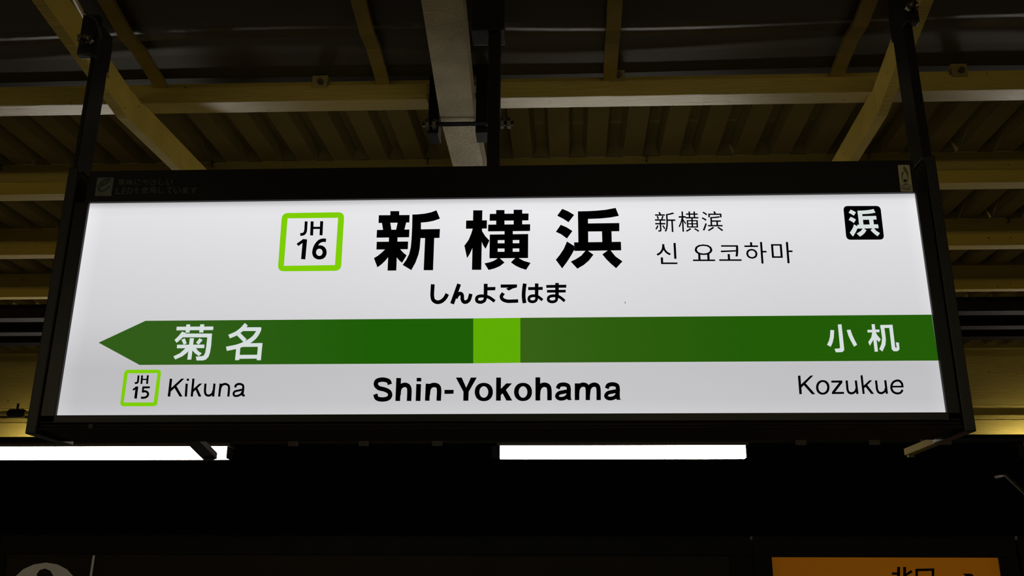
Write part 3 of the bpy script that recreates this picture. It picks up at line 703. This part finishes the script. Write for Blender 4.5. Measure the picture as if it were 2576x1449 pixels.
# ---- stickers on the top frame
YS = FR - .0005
p = Print(220, 430, 8.587, YS); p.P((215, 143), (570, 140), (512, 540), (160, 540)); e = p.out('eco_sticker', STKD, sign); e['label'] = 'dim grey sticker with a green leaf-like loop'
p = Print(220, 430, 8.587, YS - .0004)
p.C(38, (290, 318), (380, 290), (465, 215), (488, 172), (440, 168), (350, 205), (275, 275), (240, 350), (245, 410), (285, 435), (345, 425), (420, 385), (472, 340)).C(26, (260, 400), (300, 330), (345, 265), (420, 200))
o = p.out('eco_mark', SGREEN2, e)
p = Print(220, 430, 8.587, YS)
def g2(s, x0, y0, x1, y1):
    f = lambda x, y: (220 + x / 8.587, 430 + y / 8.587); glyphs(s, [f(x0 + 8, y0), f(x1 + 8, y0), f(x1, y1), f(x0, y1)], YS, p.mb)
for ch, xx in (('環', (655, 795)), ('境', (828, 968)), ('に', (1008, 1140)), ('や', (1185, 1325)), ('さ', (1355, 1480)), ('し', (1545, 1655)), ('い', (1700, 1840))): g2(ch, xx[0], 182, xx[1], 305)
for ch, xx in (('を', (1010, 1110)), ('使', (1165, 1305)), ('用', (1340, 1475)), ('し', (1535, 1645)), ('て', (1705, 1825)), ('い', (1865, 2005)), ('ま', (2045, 2175)), ('す', (2225, 2360))): g2(ch, xx[0], 352, xx[1], 485)
p.S(15, (640, 375), (622, 492), (712, 492)).S(15, (765, 375), (745, 492), (830, 490)).S(15, (765, 375), (848, 373)).S(15, (755, 432), (835, 430))
p.C(15, (885, 370), (925, 372), (965, 395), (968, 440), (930, 480), (868, 488)).S(15, (888, 370), (868, 490))
o = p.out('notice_lettering', DINK, sign); o['label'] = 'two dim grey lines of small Japanese lettering'
Hs = lambda y: Print(2230, 400, 14.49, y)
p = Hs(YS); p.P(*rr([(408, 215), (838, 215), (968, 1192), (522, 1192)], 45)); aw = p.out('award_sticker', STK, sign); aw['label'] = 'small cream upright sticker with a green sprout mark'
p = Hs(YS - .0004); p.P((640, 256), (690, 285), (745, 370), (790, 480), (807, 600), (802, 760), (770, 850), (700, 885), (630, 850), (580, 760), (545, 640), (540, 530), (560, 472), (600, 458), (628, 485), (615, 550), (592, 610), (590, 690), (620, 780), (650, 835), (700, 850), (750, 820), (772, 740), (765, 640), (735, 560), (700, 490), (645, 450), (612, 370), (612, 285))
p.out('sprout_mark', SGREEN, aw)
p = Hs(YS - .0004); p.E(686, 783, 54, 48); p.P((610, 908), (812, 908), (814, 930), (613, 930))
for x in range(545, 905, 24): p.P((x, 1030), (x + 16, 1030), (x + 18, 1050), (x + 2, 1050)); p.P((x + 6, 1070), (x + 24, 1070), (x + 25, 1094), (x + 8, 1094))
p.P((630, 1115), (680, 1115), (682, 1133), (632, 1133)).P((715, 1113), (850, 1113), (852, 1131), (717, 1131))
for i, ch in enumerate('省エネ大賞'):
    f = lambda x, y: (2230 + x / 14.49, 400 + y / 14.49); x0 = 535 + i * 77; glyphs(ch, [f(x0, 950), f(x0 + 66, 950), f(x0 + 70, 1005), f(x0 + 4, 1005)], YS - .0004, p.mb)
p.out('sticker_print', INK, aw)

# ================================================================== CLAMPS AT THE POST TOPS
# middle clamp: two dark plates beside the middle rafter and one long bolt under it
bx, by = rc[2].x, rc[2].y
cz = at_Y(1150, 314, YV - .02).z
t = thing('rafter_clamp', 'dark clamp with a long bolt gripping the middle rafter above the sign', 'clamp', (bx, by, cz))
yc = YV - .03
for x0_, x1_, r1 in ((1076, 1103, 190), (1196, 1226, 60)):
    xa_, xb_ = at_Y(x0_, 320, yc).x, at_Y(x1_, 320, yc).x
    MB().box((xa_, yc, at_Y(1150, 334, yc).z), (xb_, yc + .10, min(at_Y(1150, r1, yc).z, zt - .01))).build('clamp_plate', BLACK, t, bevel=.003)
z_ = at_Y(1150, 312, yc - .02).z; x0_, x1_ = at_Y(1064, 312, yc - .02).x, at_Y(1292, 306, yc - .02).x
MB().tube([(x0_, yc - .02, z_), (x1_, yc - .02, z_)], .010, 10).build('long_bolt', DSTEEL, t, smooth=True)
for x in (x0_ + .02, x0_ + .05, x1_ - .05, x1_ - .02): MB().tube([(x - .008, yc - .02, z_), (x + .008, yc - .02, z_)], .024, 6).build('nut', BOLT, t)
# the bracket that carries the middle post from above
MB().box((XC0 - .06, D + .03, Zp(1225, 62)), (XC1 + .012, D + .13, PT)).build('post_bracket', BLACK, sign, bevel=.003)
def end_clamp(x0, x1, r_lo, px, label):
    z0 = Zp(px, r_lo); t = thing('post_clamp', label, 'clamp', (x0, D, z0), group='dark clamps at the tops of the outer posts')
    MB().box((x0, D - .035, z0), (x1, D - .003, z0 + .16)).build('clamp_plate', BLACK, t, bevel=.004)
    MB().box((x0 + .01, D + .103, z0 + .02), (x1 - .02, D + .125, z0 + .14)).build('clamp_plate', BLACK, t, bevel=.004)
    for x in (x0 + .02, x1 - .02):
        MB().tube([(x, D - .07, z0 + .05), (x, D - .036, z0 + .05)], .009, 8).build('bolt', BOLT, t)
        n_ = MB().tube([(x, D - .050, z0 + .05), (x, D - .036, z0 + .05)], .018, 6).build('nut', BOLT, t)
end_clamp(OL - .03, IL2 + .012, 150, 250, 'dark bolted clamp where the left hanger post meets the roof')
end_clamp(IR2 - .005, OR_ + .01, 70, 2280, 'dark bolted clamp where the right hanger post meets the roof')
c = at_Y(226, 118, D - .075)
tag(MB().tube([c + Vector((-.04, 0, .14)), c + Vector((.02, -.02, .09)), c + Vector((.05, -.03, .02)), c + Vector((.03, -.02, -.05)), c + Vector((-.02, -.02, -.04)), c + Vector((-.03, -.01, .02))], .004, 6).build('wire_loop', CABLE, smooth=True), 'thin dark wire loop at the left post clamp', 'wire')

# ================================================================== THE LOW SIGNS BEHIND
YG = 5.0
AMBER = emit('backlit_amber_film', (.145, .044, .0), [(0, .82), (.05, .95), (.5, 1.0), (.95, .95), (1, .82)], 0, at_Y(1942, 1420, YG).x, at_Y(2513, 1420, YG).x, .9)
def low_sign(name, l, r, top, ft, fl_, fr_, label, face, facename, facelabel):
    x0, x1 = at_Y(l, 1370, YG).x, at_Y(r, 1370, YG).x; z1 = at_Y((l + r) / 2, top, YG).z; zf = at_Y((l + r) / 2, ft, YG).z
    xa, xb = at_Y(fl_, 1420, YG).x, at_Y(fr_, 1420, YG).x; z0 = z1 - .62
    t = thing(name, label, 'sign', ((x0 + x1) / 2, YG, 0))
    MB().box((x0, YG - .01, zf), (x1, YG + .18, z1)).build('top_frame', LOWF, t, bevel=.003)
    MB().box((x0, YG - .01, z0), (x1, YG + .18, z0 + .08)).build('bottom_frame', LOWF, t, bevel=.003)
    MB().box((x0, YG - .01, z0 + .081), (xa, YG + .18, zf - .001)).build('side_frame', LOWF, t, bevel=.003)
    MB().box((xb, YG - .01, z0 + .081), (x1, YG + .18, zf - .001)).build('side_frame', LOWF, t, bevel=.003)
    f = MB().box((xa + .0005, YG, z0 + .081), (xb - .0005, YG + .005, zf - .001)).build(facename, face, t); f['label'] = facelabel
    MB().box((xa + .0005, YG + .03, z0 + .081), (xb - .0005, YG + .17, zf - .002)).build('cabinet', BLACK, t)
    MB().box((x0 - .001, YG - .012, z1 + .001), (x1 + .001, YG + .182, z1 + .006)).build('top_lip', LOWF, t)
    for x in (x0 + .15, x1 - .23): MB().box((x, YG + .04, 0), (x + .08, YG + .12, z0 - .001)).build('leg', DSTEEL, t)
    return t, f
t1, f1 = low_sign('platform_sign', 4, 1888, 1351, 1396, 13, 1838, 'long unlit dark platform number sign at the bottom left', GREYFACE, 'dark_face', 'unlit dark grey face')
t2, f2 = low_sign('exit_sign', 1893, 2553, 1353, 1402, 1942, 2513, 'backlit amber exit sign with black kanji at the bottom right', AMBER, 'amber_face', 'glowing amber face')
t3, f3 = low_sign('platform_sign', 2560, 3300, 1353, 1402, 2610, 3250, 'dark sign box just entering at the bottom right corner', GREYFACE, 'dark_face', 'unlit dark face')
yg = YG - .001
p = Print(0, 0, 1, yg)                              # numeral 2 in bold serif style, its top in view
p.P((40, 1449), (58, 1432), (85, 1420), (116, 1415), (145, 1420), (168, 1432), (184, 1449), (193, 1475), (190, 1500), (172, 1530), (140, 1560), (110, 1585), (185, 1585), (195, 1560), (205, 1560), (198, 1630), (30, 1630), (32, 1600), (70, 1562), (110, 1520), (132, 1485), (138, 1465), (134, 1449), (127, 1436), (113, 1430), (100, 1434), (92, 1445), (98, 1458), (96, 1475), (78, 1486), (55, 1482), (38, 1468))
o = p.out('number_print', WPRINT, f1); o['label'] = 'large pale serif number 2'
p = Print(0, 0, 1, yg); p.P((233.5, 1397), (239, 1397), (215, 1560), (208, 1560)); o = p.out('divider_line', WPRINT, f1)
p = Print(1288, 1040, 2, yg)
p.P((1938, 772), (1953, 772), (1950, 905), (1935, 905)).P((1912, 800), (1940, 800), (1940, 812), (1912, 812)).P((1910, 868), (1938, 858), (1938, 872), (1914, 882))
p.P((1968, 772), (1983, 772), (1982, 862), (1986, 870), (2008, 870), (2014, 862), (2014, 845), (2026, 850), (2024, 875), (2014, 883), (1978, 883), (1968, 872)).P((1982, 805), (2008, 788), (2016, 798), (1982, 820))
p.S(13, (2036, 880), (2036, 788), (2118, 786), (2118, 880)).S(12, (2030, 868), (2124, 868))
o = p.out('exit_lettering', INK, f2); o['label'] = 'black kanji lettering'
p = Print(1288, 1040, 2, yg)
p.P((2268, 806), (2312, 806), (2330, 824), (2330, 870), (2316, 870), (2316, 834), (2250, 900), (2236, 886), (2302, 820), (2284, 820))
o = p.out('arrow_print', INK, f2)
